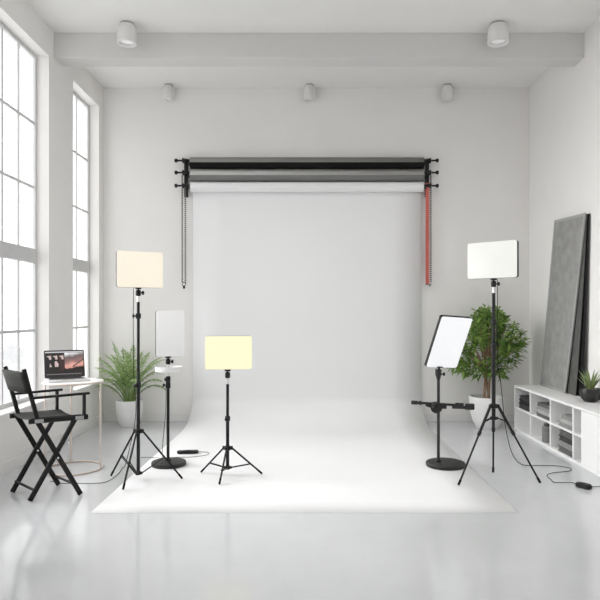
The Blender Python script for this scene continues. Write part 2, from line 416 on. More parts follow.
# ------------------------------------------------------------------ studio lights
GRP = 'LED panel lights on stands'
def axes(yaw, pitch=0, roll=0):
    e = V((math.cos(yaw), math.sin(yaw), 0)); n = V((math.sin(yaw), -math.cos(yaw), 0)); u = V((0,0,1))
    u2 = u*math.cos(pitch)-n*math.sin(pitch); n2 = n*math.cos(pitch)+u*math.sin(pitch)
    return e*math.cos(roll)-u2*math.sin(roll), u2*math.cos(roll)+e*math.sin(roll), n2
def panel(r, c, W, H, ax, mdif, T=.032, rad=.018, rim=.0008):
    e, u, n = ax; c = V(c)
    p = MB().rrect(c-n*T/2, e, u, n, W, H, T, rad, bev=.003).build('light_panel', M['blackp'], r, angle=50)
    MB().rrect(c+n*.0025, e, u, n, W-2*rim, H-2*rim, .007, rad-.002, bev=.002).build('diffuser', mdif, p, angle=50)
    k = MB(); k.rrect(c-n*(T+.006), e, u, n, W*.45, H*.5, .014, .01); k.build('battery_housing', M['charcoal'], p)
    for i in (-1,1): MB().cyl(c-n*(T+.012)+e*W*.3*i, c-n*(T+.002)+e*W*.3*i, .012).build('dial', M['charcoal'], p)
    return p
def mount(r, x, y, z0, z1, kside=1, kx=None):
    """ball head between the pole top z0 and the panel underside z1"""
    h = z1-z0
    MB().cyl((x,y,z0-.01),(x,y,z0+h*.42),.008).build('spigot', M['chrome'], r, label='bright steel spigot under the ball head')
    zb0, zb1 = z0+h*.36, z0+h*.82
    b = MB(); b.lathe((x,y,zb0),[(.014,0),(.0195,.006),(.0205,(zb1-zb0)*.5),(.0195,zb1-zb0-.006),(.012,zb1-zb0)],20)
    b.cyl((x,y,zb1-.004),(x,y,z1-.006),.007); b.lathe((x,y,z1-.014),[(.022,0),(.024,.003),(.024,.014)],20)
    bh = b.build('ball_head', M['blackp'], r)
    if kside:
        k = MB(); zc = (zb0+zb1)/2; dx = V((kside,-.25,0)).normalized() if kside != 2 else V((0,-1,0))
        k.cyl(V((x,y,zc))+dx*.016, V((x,y,zc))+dx*.034, .005)
        k.lathe(V((x,y,zc))+dx*.032,[(.008,0),(.016,.003),(.016,.011),(.010,.014)],12,axis=dx)
        k.build('clamp_knob', M['blackp'], bh)
def collar(r, x, y, z, R, H=.045, dirv=(-1,-.3,0)):
    c = MB().lathe((x,y,z-H/2),[(R-.002,0),(R+.006,.004),(R+.007,H*.5),(R+.006,H-.004),(R-.002,H)],20).build('pole_collar', M['blackp'], r)
    dv = V(dirv).normalized(); k = MB()
    k.cyl(V((x,y,z))+dv*R, V((x,y,z))+dv*(R+.018), .006)
    k.lathe(V((x,y,z))+dv*(R+.014),[(.006,0),(.014,.003),(.015,.014),(.009,.018)],12,axis=dv); k.build('collar_knob', M['blackp'], c)
def tripod(r, x, y, ztop, zhub, zlow, feet, t, R, colls, legr=.0075, heavy=False, zsplit=None):
    zs = zsplit if zsplit else zhub+.3*(ztop-zhub)
    MB().cyl((x,y,zs-.02),(x,y,ztop),R*.86,seg=20).build('upper_pole', M['black'], r)
    MB().cyl((x,y,zlow-.012),(x,y,zs),R,seg=20).build('lower_pole', M['black'], r)
    for (py, dv) in colls: collar(r, x, y, py, R, dirv=dv)
    h = MB(); h.lathe((x,y,zhub-.018),[(R+.001,0),(R+.013,.003),(R+.015,.018),(R+.012,.034),(R+.001,.037)],24)
    hub = V((x,y,zhub)); low = V((x,y,zlow))
    for f in feet:
        dr = (V((f.x,f.y,0))-V((x,y,0))).normalized()
        h.quadbox(hub+dr*(R+.017), dr, V((-dr.y,dr.x,0)), (0,0,1), .024, .018, .028)
    h.build('leg_hub', M['blackp'], r, bevel=.002)
    l = MB(); l.lathe((x,y,zlow-.014),[(R+.001,0),(R+.009,.003),(R+.009,.025),(R+.001,.028)],20)
    for f in feet:
        dr = (V((f.x,f.y,0))-V((x,y,0))).normalized()
        l.quadbox(low+dr*(R+.01), dr, V((-dr.y,dr.x,0)), (0,0,1), .016, .014, .02)
    l.build('brace_hub', M['blackp'], r, bevel=.002)
    for f in feet:
        dr = (V((f.x,f.y,0))-V((x,y,0))).normalized()
        a = hub+dr*(R+.02); b = V(f); dv = (b-a).normalized(); e = b-dv*.03
        lg = MB()
        if heavy:
            k = a+(b-a)*.36; lg.cyl(a, k, legr*1.25, seg=12); lg.cyl(k-dv*.02, k+dv*.012, legr*1.6, seg=12); lg.cyl(k, e, legr*.85, seg=12)
        else: lg.cyl(a, e, legr, seg=12)
        lo = lg.build('leg', M['black'], r)
        MB().cyl(e-dv*.012, b, legr*1.12, legr*1.05, seg=12).build('rubber_foot', M['rubber'], lo)
        j = a+(b-a)*t; s = low+dr*(R+.014)
        nn = V((-dr.y,dr.x,0)); br = MB()
        for o_ in (-1,1): br.cyl(s+nn*.008*o_, j+nn*.008*o_, .004, seg=8)
        br.cyl(j-nn*.012, j+nn*.012, .005, seg=8)
        br.build('brace', M['black'], r)

FZ = .012
# A : tall warm light, left
d = 4.66; x = xx(138.3,d)
rA = root('studio_light', (x,d,0), 'tall black tripod light with glowing cream panel, tallest of the lights on the left', 'studio light', GRP)
tripod(rA, x, d, zz(302,d), zz(431,d), zz(473,d), [gd(111,475.5,FZ), gd(123,489.5,FZ), gd(182.3,478.5,FZ)], .55, .0135,
       [(zz(316,d),(-1,-.3,0)), (zz(385,d),(-.6,-1,0))], zsplit=zz(385,d))
mount(rA, x, d, zz(301,d), zz(287.3,d), 1)
ax = axes(math.radians(30)); panel(rA, at(140.2,269.6,d-.03), .355, .278, ax, M['dif_warm'])
# B : white unlit portrait panel on round base
d = 5.1; x = xx(167.7,d); B0 = gd(168.8,465.5)
rB = root('studio_light', (x,B0.y,0), 'unlit white upright panel light on a round black base, with white tray', 'studio light', GRP)
def disc_base(r, c, R):
    MB().lathe((c.x,c.y,.0055),[(R*.985,0),(R,.004),(R,.024),(R*.97,.031),(R*.9,.034),(.02,.036)],56).build('round_base', M['charcoal'], r)
disc_base(rB, B0, .146)
d = B0.y
pl = MB(); pl.cyl((x,d,.036),(x,d,zz(380,d)),.0125,seg=20); pl.build('pole', M['black'], rB)
MB().lathe((x,d,.036),[(.026,0),(.026,.012),(.014,.02)],20).build('base_socket', M['blackp'], rB)
collar(rB, x, d, zz(379,d), .0135, .05, (-.3,-1,0)); collar(rB, x, d, zz(385,d), .0135, .06, (-1,-.3,0))
MB().cyl((x,d,zz(384,d)),(x,d,zz(372,d)),.009).build('spigot', M['chrome'], rB)
tr = MB(); tr.lathe((x+.005,d,zz(371.8,d)),[(.10,0),(.113,.006),(.114,.044),(.110,.046),(.108,.018),(.001,.014)],48)
tr.build('accessory_tray', M['white'], rB, label='round white tray below the panel')
mount(rB, x, d, zz(369,d), zz(356.3,d), 1)
panel(rB, at(170.5,333.3,d-.02), .243, .392, axes(math.radians(28)), M['dif_off_glow'])
# C : small yellow light
d = 4.78; x = xx(227.6,d)
rC = root('studio_light', (x,d,0), 'short black tripod light with glowing yellow panel standing on the white paper', 'studio light', GRP)
tripod(rC, x, d, zz(384,d), zz(448,d), zz(467.5,d), [gd(201,472,FZ), gd(219.4,484,FZ), gd(262,473.5,FZ)], .62, .0135,
       [(zz(418.5,d),(-.1,-1,0))], zsplit=zz(420,d))
mount(rC, x, d, zz(383,d), zz(369.5,d), 0)
panel(rC, at(228.6,352.7,d-.02), .37, .265, axes(math.radians(8)), M['dif_yellow'])
# D : tilted bright panel with boom arm
D0 = gd(445.7,466.3); d = 5.08; x = xx(438.4,d)
rD = root('studio_light', (D0.x,D0.y,0), 'black round-based light with tilted bright white panel and horizontal boom arm', 'studio light', GRP)
disc_base(rD, D0, .166)
MB().cyl((x,d,.036),(x,d,zz(380,d)),.0125,seg=20).build('pole', M['charcoal'], rD)
MB().cyl((x,d,zz(384,d)),(x,d,zz(371,d)),.0095,seg=16).build('upper_pole', M['charcoal'], rD)
MB().lathe((x,d,.036),[(.024,0),(.024,.012),(.014,.02)],20).build('base_socket', M['blackp'], rD)
zc = zz(374.5,d); b = MB(); b.lathe((x,d,zz(380,d)),[(.013,0),(.018,.02),(.026,.045),(.027,.085),(.02,.092)],20)
b.cyl((x,d,zz(370,d)),(x+.012,d-.004,zz(366.5,d)),.009); b.lathe((x+.012,d-.004,zz(367.6,d)),[(.026,0),(.026,.008)],20)
bh = b.build('ball_head', M['charcoal'], rD)
k = MB(); dv = V((1,-.2,.1)).normalized(); k.cyl(V((x,d,zc)), V((x,d,zc))+dv*.05, .006); k.lathe(V((x,d,zc))+dv*.036,[(.006,0),(.015,.004),(.015,.016),(.008,.02)],12,axis=dv); k.build('clamp_knob', M['blackp'], bh)
panel(rD, (1.214-.0,5.05-.0,1.05), .321, .473, axes(.388,-.403,.068), M['dif_cool'], T=.03, rad=.02, rim=.004)
# boom arm
za = zz(403.5,d); ya = d-.03
bm_ = MB(); L0 = V((xx(418,d),ya,zz(402.3,d))); R0 = V((xx(457,d),ya,zz(404.6,d))); bm_.cyl(L0, R0, .0105, seg=16)
arm = bm_.build('boom_arm', M['charcoal'], rD)
dv = (R0-L0).normalized()
MB().lathe(L0-dv*.062,[(.014,0),(.017,.004),(.017,.05),(.013,.056),(.0125,.066),(.018,.068),(.018,.084),(.012,.086)],16,axis=dv).build('grip', M['charcoal'], arm)
c_ = MB(); c_.lathe((xx(434,d),ya-.002,zz(404.5,d)),[(.02,-.05),(.026,-.046),(.03,0),(.026,.03)],20,axis=(0,1,0))
c_.lathe((xx(436.5,d),ya+.03,zz(407.5,d)),[(.045,-.006),(.05,0),(.05,.01),(.045,.014)],28,axis=(0,1,0))
c_.quadbox((xx(441,d),ya+.02,zz(406.5,d)),(1,0,-.05),(0,1,0),(0,0,1),.085,.03,.03)
c_.quadbox((xx(429,d),ya+.012,zz(405.5,d)),(1,0,-.35),(0,1,0),(.35,0,1),.06,.022,.024)
c_.build('boom_clamp', M['charcoal'], arm, bevel=.003)
k = MB(); k.lathe((xx(433.5,d),ya-.05,zz(404.8,d)),[(.016,0),(.018,-.006),(.018,-.02),(.01,-.024)],14,axis=(0,1,0)); k.build('clamp_knob', M['blackp'], arm)
h = MB(); h.quadbox(V((xx(458.5,d),ya,zz(404,d))), dv, (0,1,0), dv.cross(V((0,1,0))), .07, .03, .028)
h.quadbox((xx(461.5,d),ya-.012,zz(406.6,d)),(1,0,-.03),(0,1,0),(0,0,1),.18,.02,.026); h.build('holder_bracket', M['charcoal'], arm, bevel=.004)
MB().quadbox((xx(468.3,d),ya-.01,zz(405.9,d)),(1,0,0),(0,1,0),(0,0,1),.075,.04,.05).build('holder_jaw', M['charcoal'], arm, smooth=False, bevel=.006)
# E : tall white light, right
d = 4.66; x = xx(493.6,d)
rE = root('studio_light', (x,d,0), 'tall black tripod light with bright white panel in front of the tree', 'studio light', GRP)
tripod(rE, x, d, zz(293,d), zz(406,d), zz(418,d), [gd(458.5,485,FZ), gd(493.2,472,FZ), gd(540.3,482.8,FZ)], .2, .015,
       [(zz(322,d),(-.3,-1,0)), (zz(345,d),(-.3,-1,0))], legr=.0088, heavy=True, zsplit=zz(346,d))
mount(rE, x, d, zz(292,d), zz(278.3,d), 1)
panel(rE, at(491.8,260,d-.03), .395, .282, axes(math.radians(-40)), M['dif_white'], T=.036)

# ------------------------------------------------------------------ cords
def cord(name, pts, label, r=.0032, parent=None, smooth=8):
    return MB().tube(pts, r, 6, smooth)
gz = .0055
g = lambda px, py, z=gz: gd(px, py, z)
d = 4.70
r = root('power_cord', gd(100,482), 'thin black cord running from tall cream light to the director chair', 'cord')
p1 = [at(133.6,288,4.72), at(133.3,330,4.7), at(134,380,4.7), at(136,405,4.69), at(134.5,425,4.68), at(131,442,4.66), g(124.5,467), g(118,474), g(110,480), g(102,482.8), g(90,483.3), g(75,483.2), g(62,483.2), g(50,481)]
MB().tube(p1, .0026, 6, 8).build('wire', M['rubber'], r)
r = root('power_cord', gd(180,455), 'thin grey cord with black inline switch on the white paper beside round base', 'cord')
d = B0.y-.02
p2 = [at(165.8,386,d), at(166,400,d), at(165,420,d), at(163,440,d), at(162.3,452,d), g(161,458.3,.008), g(150,457.3,.008), g(141,457.5,.008)]
MB().tube(p2, .0024, 6, 8).build('wire', M['rubber'], r)
p3 = [g(162,458,.008), g(176,457.2,.008), g(190,457,.008), g(203,455.6,.008), g(209,453.8,.008), g(207,452.3,.008), g(198,451.6,.012)]
MB().tube(p3, .0024, 6, 8).build('wire', M['charcoal'], r)
def brick(r, a, b, w, h, name='inline_switch'):
    a = V(a); b = V(b); e = (b-a).normalized(); n = V((-e.y,e.x,0)).normalized(); c = (a+b)/2; L = (b-a).length
    k = MB().rrect(V((c.x,c.y,a.z+h/2)), e, n, V((0,0,1)), L, w, h, w*.4, bev=h*.25).build(name, M['blackp'], r)
    MB().rrect(V((c.x,c.y,a.z+h+.001)), e, n, V((0,0,1)), L*.3, w*.5, .004, w*.15).build('switch_button', M['charcoal'], k)
brick(r, gd(177,453.6,.006), gd(198.5,453,.006), .06, .026)
r = root('power_cord', gd(548,476), 'black cord with coiled section and plug box on floor by the white cabinet', 'cord')
d = 4.70
p4 = [at(497.3,279,4.66), at(497.5,300,4.68), at(497,330,4.7), at(497.5,350,4.7), at(498.2,362,4.7)]
MB().tube(p4, .0026, 6, 8).build('wire', M['rubber'], r)
coil = [at(498.4+1.9*math.cos(i*PI/4), 362+i*.196, 4.7)+V((0,.014*math.sin(i*PI/4),0)) for i in range(57)]
MB().tube(coil, .0026, 6, 2).build('coiled_section', M['rubber'], r)
p5 = [at(499.5,373,4.7), at(502,395,4.74), at(504.5,420,4.82), at(507.5,437,5.0), at(510.5,449,5.22), g(514.5,458), g(518,462), g(525,465.2), g(540,465.5), g(556,465.8), g(567,467.3), g(571.5,469.5), g(567,471.4), g(554,472.6), g(548,474.2), g(547.3,476.2), g(551,479.5), g(554,482.2), g(562,482.6), g(572,482.6), g(577,484.5,.015)]
MB().tube(p5, .0027, 6, 8).build('wire', M['rubber'], r)
brick(r, gd(576.5,486,.001), gd(591,489.8,.001), .065, .034, 'plug_box')
MB().tube([g(589,487.5,.015), g(594,486.6), g(602,486.6), g(614,486.8)], .0027, 6, 8).build('wire', M['rubber'], r)

# ------------------------------------------------------------------ director chair
C0 = V((-1.87, 4.325, 0)); FA = math.radians(31); WA = math.radians(-43)
Fv = V((math.cos(FA), math.sin(FA), 0)); Wv = V((math.cos(WA), math.sin(WA), 0))
def ch(f, w, z): return C0+Fv*f+Wv*w+V((0,0,z))
UPZ = V((0,0,1))
def bar(mb, a, b, w, t, side):
    a = V(a); b = V(b); e = (b-a); L = e.length; e.normalize(); n = V(side)-e*V(side).dot(e); n.normalize(); u = n.cross(e)
    mb.quadbox((a+b)/2, e, u, n, L, w, t)
rc = root('director_chair', C0, 'black folding director chair with canvas seat and back beside the window', 'chair')
HW = .163
for s in (-1, 1):
    off = HW*s
    for q, (fa, fb) in enumerate(((-.162,.135),(.162,-.12))):
        m_ = MB(); w = off+(.011 if q else -.011)*s
        bar(m_, ch(fa, w, .004), ch(fb, w, .545), .034, .019, Wv); lo = m_.build('leg', M['chair_wood'], rc, smooth=False, bevel=.004)
        MB().cyl(ch(fa*.43, w+.011*(1 if q == 1 and s == 1 else 1), .385)-Wv*0, ch(fa*.43, w+.0115, .385)+Wv*.002, .006, seg=10).build('bolt', M['chrome'], lo)
    m_ = MB(); m_.cyl(ch(-.175,off,.553), ch(.215 if s == 1 else .165,off,.553), .0185, seg=14)
    rl = m_.build('seat_rail', M['chair_wood'], rc)
    if s == 1:
        for f0 in (-.10, .165):
            p_ = MB(); p_.quadbox(ch(f0, off, .553)+V((.0,-.0185,0))+Wv*.003, Fv, UPZ, Wv, .055, .024, .006); p_.build('metal_plate', M['steel_plate'], rl, smooth=False)
    MB().cyl(ch(.006, off-.022*s, .285), ch(.006, off+.026*s, .285), .007, seg=12).build('pivot_bolt', M['chrome'], rc)
    # back post, arm, arm support
    m_ = MB(); bar(m_, ch(-.115,off,.545), ch(-.205,off,.915), .028, .022, Wv); m_.build('back_post', M['chair_wood'], rc, smooth=False, bevel=.004)
    m_ = MB(); bar(m_, ch(-.165,off,.712), ch(.228 if s == 1 else .185,off,.722), .017, .03, UPZ.cross(Fv)); m_.build('armrest', M['chair_wood'], rc, smooth=False, bevel=.005)
    m_ = MB(); bar(m_, ch(.19 if s == 1 else .145,off,.553), ch(.19 if s == 1 else .145,off,.716), .022, .02, Wv); m_.build('arm_support', M['chair_wood'], rc, smooth=False, bevel=.003)
for f in (-.135, .135):
    zr = .075; m_ = MB(); m_.cyl(ch(f,-HW,zr), ch(f,HW,zr), .0095, seg=12); m_.build('stretcher', M['chair_wood'], rc)
# canvas
m_ = MB(); N = 10; rows = []
for i in range(N+1):
    w = -HW+2*HW*i/N; sag = -.022*(1-(2*i/N-1)**2)
    rows.append([m_.bm.verts.new(ch(f, w, .571+sag)) for f in (-.155,-.05,.06,.17)])
for i in range(N):
    for j in range(3): m_.bm.faces.new((rows[i][j],rows[i+1][j],rows[i+1][j+1],rows[i][j+1]))
o = m_.build('canvas_seat', M['canvas'], rc); md = o.modifiers.new('t','SOLIDIFY'); md.thickness = .004
m_ = MB(); rows = []
for i in range(N+1):
    w = -HW-.012+2*(HW+.012)*i/N; bow = -.016*(1-(2*i/N-1)**2)
    rows.append([m_.bm.verts.new(ch(-.152-.09*(z-.7)/.36*1.1+bow-.004, w, z)) for z in (.75,.80,.85,.893)])
for i in range(N):
    for j in range(3): m_.bm.faces.new((rows[i][j],rows[i+1][j],rows[i+1][j+1],rows[i][j+1]))
o = m_.build('canvas_back', M['canvas'], rc); md = o.modifiers.new('t','SOLIDIFY'); md.thickness = .026; md.offset = 0

# ------------------------------------------------------------------ side table
T0 = gd(73.5, 469); TR = .237; TZ = .735
rt = root('side_table', T0, 'round white-topped side table with thin rose gold legs between chair and palm', 'table')
MB().lathe((T0.x,T0.y,TZ-.014),[(TR-.008,0),(TR-.006,.014)],64).build('tabletop', M['white'], rt)
MB().ring((T0.x,T0.y,TZ-.008),TR-.003,.0075,72).build('top_rim', M['rosegold'], rt, label='rose gold rim around the white top')
MB().ring((T0.x,T0.y,.009),TR-.006,.0075,72).build('base_ring', M['rosegold'], rt)
for a in (184, -4, 116):
    v = V((math.cos(math.radians(a)),math.sin(math.radians(a)),0))*(TR-.006)
    MB().cyl((T0.x+v.x,T0.y+v.y,.009),(T0.x+v.x,T0.y+v.y,TZ-.01),.007,seg=12).build('leg', M['rosegold'], rt)

# ------------------------------------------------------------------ laptop
psi, tl = math.radians(30), math.radians(17)
le = V((math.cos(psi),math.sin(psi),0)); ln = V((math.sin(psi),-math.cos(psi),0))
lu = UPZ*math.cos(tl)-ln*math.sin(tl); lnn = ln*math.cos(tl)+UPZ*math.sin(tl)
LH = V((xx(65.3,5.09), 5.09, TZ+.011)); LW, LD, LS = .322, .222, .238
r = root('laptop', V((LH.x,LH.y,TZ)), 'open silver laptop showing dark photo software on the round side table', 'laptop')
MB().rrect(LH+ln*LD/2-UPZ*.003, le, ln, UPZ, LW, LD, .014, .014, bev=.002).build('keyboard_base', M['alu'], r, label='silver laptop base')
kb = MB()
for i in range(5):
    for j in range(13):
        kb.quadbox(LH+ln*(.03+i*.019)+le*((j-6)*.0205)+UPZ*.0048, le, ln, UPZ, .017, .015, .002)
kb.build('keyboard', M['key'], r, smooth=False)
MB().quadbox(LH+ln*.165+UPZ*.0043, le, ln, UPZ, .1, .07, .001).build('trackpad', M['steel_plate'], r, smooth=False)
MB().cyl(LH-le*.13+UPZ*.004, LH+le*.13+UPZ*.004, .006, seg=12).build('hinge', M['laptop_dark'], r)
sc0 = LH+UPZ*.008
lid = MB().rrect(sc0+lu*LS/2-lnn*.002, le, lu, lnn, LW, LS, .007, .01, bev=.0015).build('screen_lid', M['laptop_dark'], r, label='dark bezelled screen lid')
def em(name, rgb, s=1., var=.02, scale=40):
    return mat(name, (.01,.01,.01), .35, var=.0, emit=s2l(*rgb), estr=s)
def photo_mat():
    m = bpy.data.materials.new('sunset_picture'); m.use_nodes = True; nt = m.node_tree; b = nt.nodes['Principled BSDF']
    b.inputs['Base Color'].default_value = (.01,.01,.01,1); b.inputs['Roughness'].default_value = .35
    tc = nt.nodes.new('ShaderNodeTexCoord'); sp = nt.nodes.new('ShaderNodeSeparateXYZ'); nt.links.new(tc.outputs['UV'], sp.inputs[0])
    n = nt.nodes.new('ShaderNodeTexNoise'); n.inputs['Scale'].default_value = 3; n.inputs['Detail'].default_value = 6; nt.links.new(tc.outputs['UV'], n.inputs['Vector'])
    a = nt.nodes.new('ShaderNodeMath'); a.operation = 'MULTIPLY_ADD'; a.inputs[1].default_value = .34; a.inputs[2].default_value = -.17
    nt.links.new(n.outputs['Fac'], a.inputs[0])
    k = nt.nodes.new('ShaderNodeMath'); k.operation = 'ADD'; nt.links.new(a.outputs[0], k.inputs[0]); nt.links.new(sp.outputs['Y'], k.inputs[1])
    k2 = nt.nodes.new('ShaderNodeMath'); k2.operation = 'MULTIPLY_ADD'; k2.inputs[1].default_value = -.16; nt.links.new(sp.outputs['X'], k2.inputs[0]); nt.links.new(k.outputs[0], k2.inputs[2])
    r = nt.nodes.new('ShaderNodeValToRGB'); cr = r.color_ramp
    for p_, c_ in ((0,(18,16,16)),(.10,(22,18,18)),(.17,(214,152,138)),(.30,(226,168,156)),(.48,(150,112,108)),(.72,(105,92,92)),(1,(70,66,70))):
        e_ = cr.elements.new(p_); e_.color = s2l(*c_)+(1,)
    cr.elements.remove(cr.elements[0]); cr.elements.remove(cr.elements[-1])
    nt.links.new(k2.outputs[0], r.inputs['Fac']); nt.links.new(r.outputs['Color'], b.inputs['Emission Color']); b.inputs['Emission Strength'].default_value = 1
    return m
mats = [em('screen_dark',(34,28,29)), em('screen_bar',(205,205,207)), em('screen_panel',(58,36,36)), em('screen_thumb',(205,185,180)), em('screen_thumb_dark',(24,22,24)), photo_mat(), em('screen_dock',(170,165,165)), em('screen_ridge',(30,24,24))]
sm = MB()
def sq(x0, x1, y0, y1, mi, lift):   # fractions of the display
    W_, H_ = LW-.018, LS-.026; b0 = sc0+lu*.017+lnn*(.0018+lift)
    sm.poly([b0+le*(W_*(xq-.5))+lu*(H_*yq) for xq, yq in ((x0,y0),(x1,y0),(x1,y1),(x0,y1))], mi)
def sp_(pts, mi, lift):
    W_, H_ = LW-.018, LS-.026; b0 = sc0+lu*.017+lnn*(.0018+lift)
    sm.poly([b0+le*(W_*(xq-.5))+lu*(H_*yq) for xq, yq in pts], mi)
sq(0,1,0,1,0,0); sq(0,1,.935,.985,1,.0003); sq(.02,.50,.30,.90,4,.0003); sq(.36,.49,.2,.86,2,.0005)
sq(.50,1,.14,.925,5,.0004); NPH = len(sm.bm.faces)-1
sp_([(.70,.36),(1,.66),(1,.62),(.72,.33)],7,.0006); sp_([(.5,.14),(1,.14),(1,.25),(.86,.22),(.7,.27),(.56,.24),(.5,.30)],7,.0006)
for (tx, ty) in ((.03,.66),(.19,.66),(.35,.66)):
    sp_([(tx,ty+.14),(tx+.12,ty+.17),(tx+.13,ty),(tx+.07,ty),(tx+.06,ty+.08)],3,.0007)
sp_([(.10,.36),(.12,.52),(.17,.36)],3,.0007); sp_([(.24,.58),(.29,.60),(.34,.48),(.33,.36),(.24,.36)],3,.0007)
for i in range(24): sq(.03+i*.038,.055+i*.038,.045,.07,6,.0005)
uv = sm.bm.loops.layers.uv.new('UVMap'); sm.bm.faces.ensure_lookup_table()
for f in sm.bm.faces:
    for l, c in zip(f.loops, ((0,0),(1,0),(1,1),(0,1))): l[uv].uv = c
for f in sm.bm.faces:
    pass
sm.build('display', mats, lid, smooth=False, label='lit screen with thumbnails and a pink sunset picture')

# ------------------------------------------------------------------ plants
def pot(r, c, R, H, m, rb=.68, name='pot'):
    prof = [(R*rb*.95,0),(R*rb,.006),(R*(rb+.16),H*.2),(R*.95,H*.5),(R,H*.8),(R,H-.006),(R*.985,H),(R*.93,H),(R*.915,H-.01),(R*.9,H-.04)]
    MB().lathe((c.x,c.y,0), prof, 56).build(name, m, r)
    MB().lathe((c.x,c.y,H-.05), [(R*.9,0),(R*.5,.012),(.001,.018)], 32, cap0=False).build('soil', M['soil'], r)
# areca palm
P0 = V((xx(129.5,6.9), 6.9, 0))
rp = root('potted_palm', P0, 'feathery areca palm in a white pot behind the tall cream light', 'plant')
pot(rp, P0, .15, .30, M['pot'])
def frond(base, az, lean, L, droop, w, seed, twist=0):
    rnd = random.Random(seed); m_ = MB(); pts = []; p = V(base); ang = lean; n = 22
    for i in range(n+1):
        pts.append(V((max(p.x,-2.36), min(p.y,7.13), p.z))); t = i/n
        a = ang+droop*t**1.8
        p = p+V((math.cos(az)*math.sin(a), math.sin(az)*math.sin(a), math.cos(a)))*(L/n)
    m_.tube(pts, lambda t: .006*(1-t)+.0015, 5, 1)
    side = V((-math.sin(az), math.cos(az), 0))
    for i in range(7, n+1):
        t = i/n; tan = (pts[i]-pts[i-1]).normalized(); up = side.cross(tan).normalized()
        ll = w*math.sin(PI*min(1,(t-.26)/.86+.16))**.6*(.8+.35*rnd.random())
        for sgn in (-1,1):
            for sub in (0,.5):
                b = pts[i-1].lerp(pts[i], sub)
                dv = (tan*(.8+.3*rnd.random())+side*sgn*.62+up*.12).normalized()
                tip = b+dv*ll-V((0,0,ll*(.10+.30*rnd.random()))); tip = V((max(tip.x,-2.395), min(tip.y,7.17), max(tip.z,.12))); mid = b+dv*ll*.5+V((0,0,.003))
                wv = tan.cross(dv).cross(dv).normalized()*.0058
                m_.poly([b, mid+wv, tip, mid-wv])
    return m_
rnd = random.Random(4); K = 0
PALM = [(2.9,.30,.72,1.5,.15),(.15,.28,.72,1.5,.15),(2.6,.16,.80,1.0,.15),(.5,.16,.78,1.1,.15),(1.6,.06,.84,.5,.14),(4.6,.22,.72,1.3,.15),
        (3.5,.26,.74,1.3,.15),(5.8,.24,.74,1.3,.15),(2.1,.12,.84,.8,.15),(1.0,.12,.80,.9,.15),(4.1,.34,.66,1.6,.14),(5.2,.34,.66,1.6,.14),(3.1,.55,.62,1.9,.11),
        (6.2,.55,.62,1.9,.11),(3.9,.12,.80,.9,.15),(5.5,.10,.82,.8,.15),(3.0,.20,.82,1.2,.15),(.2,.2,.8,1.2,.15),(4.9,.08,.80,.7,.14),(2.75,.10,.90,.5,.13),(3.3,.42,.68,1.6,.13),(5.95,.42,.66,1.6,.13)]
for az, ln_, L, dr, w in PALM:
    b = V((P0.x+math.cos(az)*.05*rnd.random()+.01, P0.y+math.sin(az)*.05*rnd.random()-.03, .25))
    frond(b, az, ln_*.92, L*.87, dr*1.15, w*.85, K).build('frond', M['palm'], rp, smooth=False); K += 1
st = MB()
for i in range(9):
    a = i*2.4; b = V((P0.x+.05*math.cos(a), P0.y+.05*math.sin(a), .25)); st.tube([b, b+V((.01*math.cos(a),.01*math.sin(a),.08)), b+V((.03*math.cos(a),.03*math.sin(a),.18))], .0075, 7, 3)
st.build('stems', M['stem'], rp)
# ficus tree
F0 = V((xx(487,6.82), 6.82, 0))
rf = root('potted_tree', F0, 'bushy green ficus tree with twisted trunk in a large white pot', 'plant')
pot(rf, F0, .198, .355, M['pot'], .62)
tk = MB(); rnd = random.Random(11)
for k in range(3):
    a = k*2.1+.4; pts = []
    for i in range(8):
        t = i/7; q = a+t*2.6; R_ = .026+.02*abs(t-.35)+.16*max(0,t-.55)
        pts.append(V((F0.x+math.cos(q)*R_, F0.y+math.sin(q)*R_*.8, .31+.5*t)))
    tk.tube(pts, lambda t: .016*(1-.45*t), 8, 4)
tk.build('trunk', M['bark'], rf)
fol = MB(); br = MB()
Cc = V((F0.x-.0, F0.y-.0, .90))
def leaf(m_, b, dv, L, W):
    sd = dv.cross(V((rnd.uniform(-.4,.4),rnd.uniform(-.4,.4),1))).normalized(); up = sd.cross(dv)
    tip = b+dv*L-V((0,0,L*.25)); q1 = b+dv*L*.3+up*.004; q2 = b+dv*L*.65-V((0,0,L*.06))+up*.004
    m_.poly([b, q1+sd*W*.5, q2+sd*W*.42, tip, q2-sd*W*.42, q1-sd*W*.5])
OUT = [(.58,-.24,.16),(.64,-.36,.26),(.70,-.42,.34),(.80,-.42,.41),(.90,-.40,.45),(1.0,-.36,.46),(1.08,-.32,.40),(1.16,-.26,.30),(1.26,-.16,.20),(1.36,-.10,.10)]
def lims(z):
    for (z0,a0,b0),(z1,a1,b1) in zip(OUT, OUT[1:]):
        if z0 <= z <= z1:
            t = (z-z0)/(z1-z0); return a0+(a1-a0)*t, b0+(b1-b0)*t
    return None
tips = []
while len(tips) < 190:
    z = rnd.uniform(.59,1.36); lo, hi = lims(z); x = rnd.uniform(lo,hi); hw = (hi-lo)/2; mx = (hi+lo)/2
    y = rnd.uniform(-.26,.24)*(.4+.6*math.sqrt(max(0,1-((x-mx)/hw)**2)))
    core = abs((x-mx)/hw)*.6+abs(y)/.26*.5+abs(z-.9)/.46*.5
    if core < .38 and rnd.random() < .7: continue
    tips.append(V((F0.x+x, F0.y+y, z)))
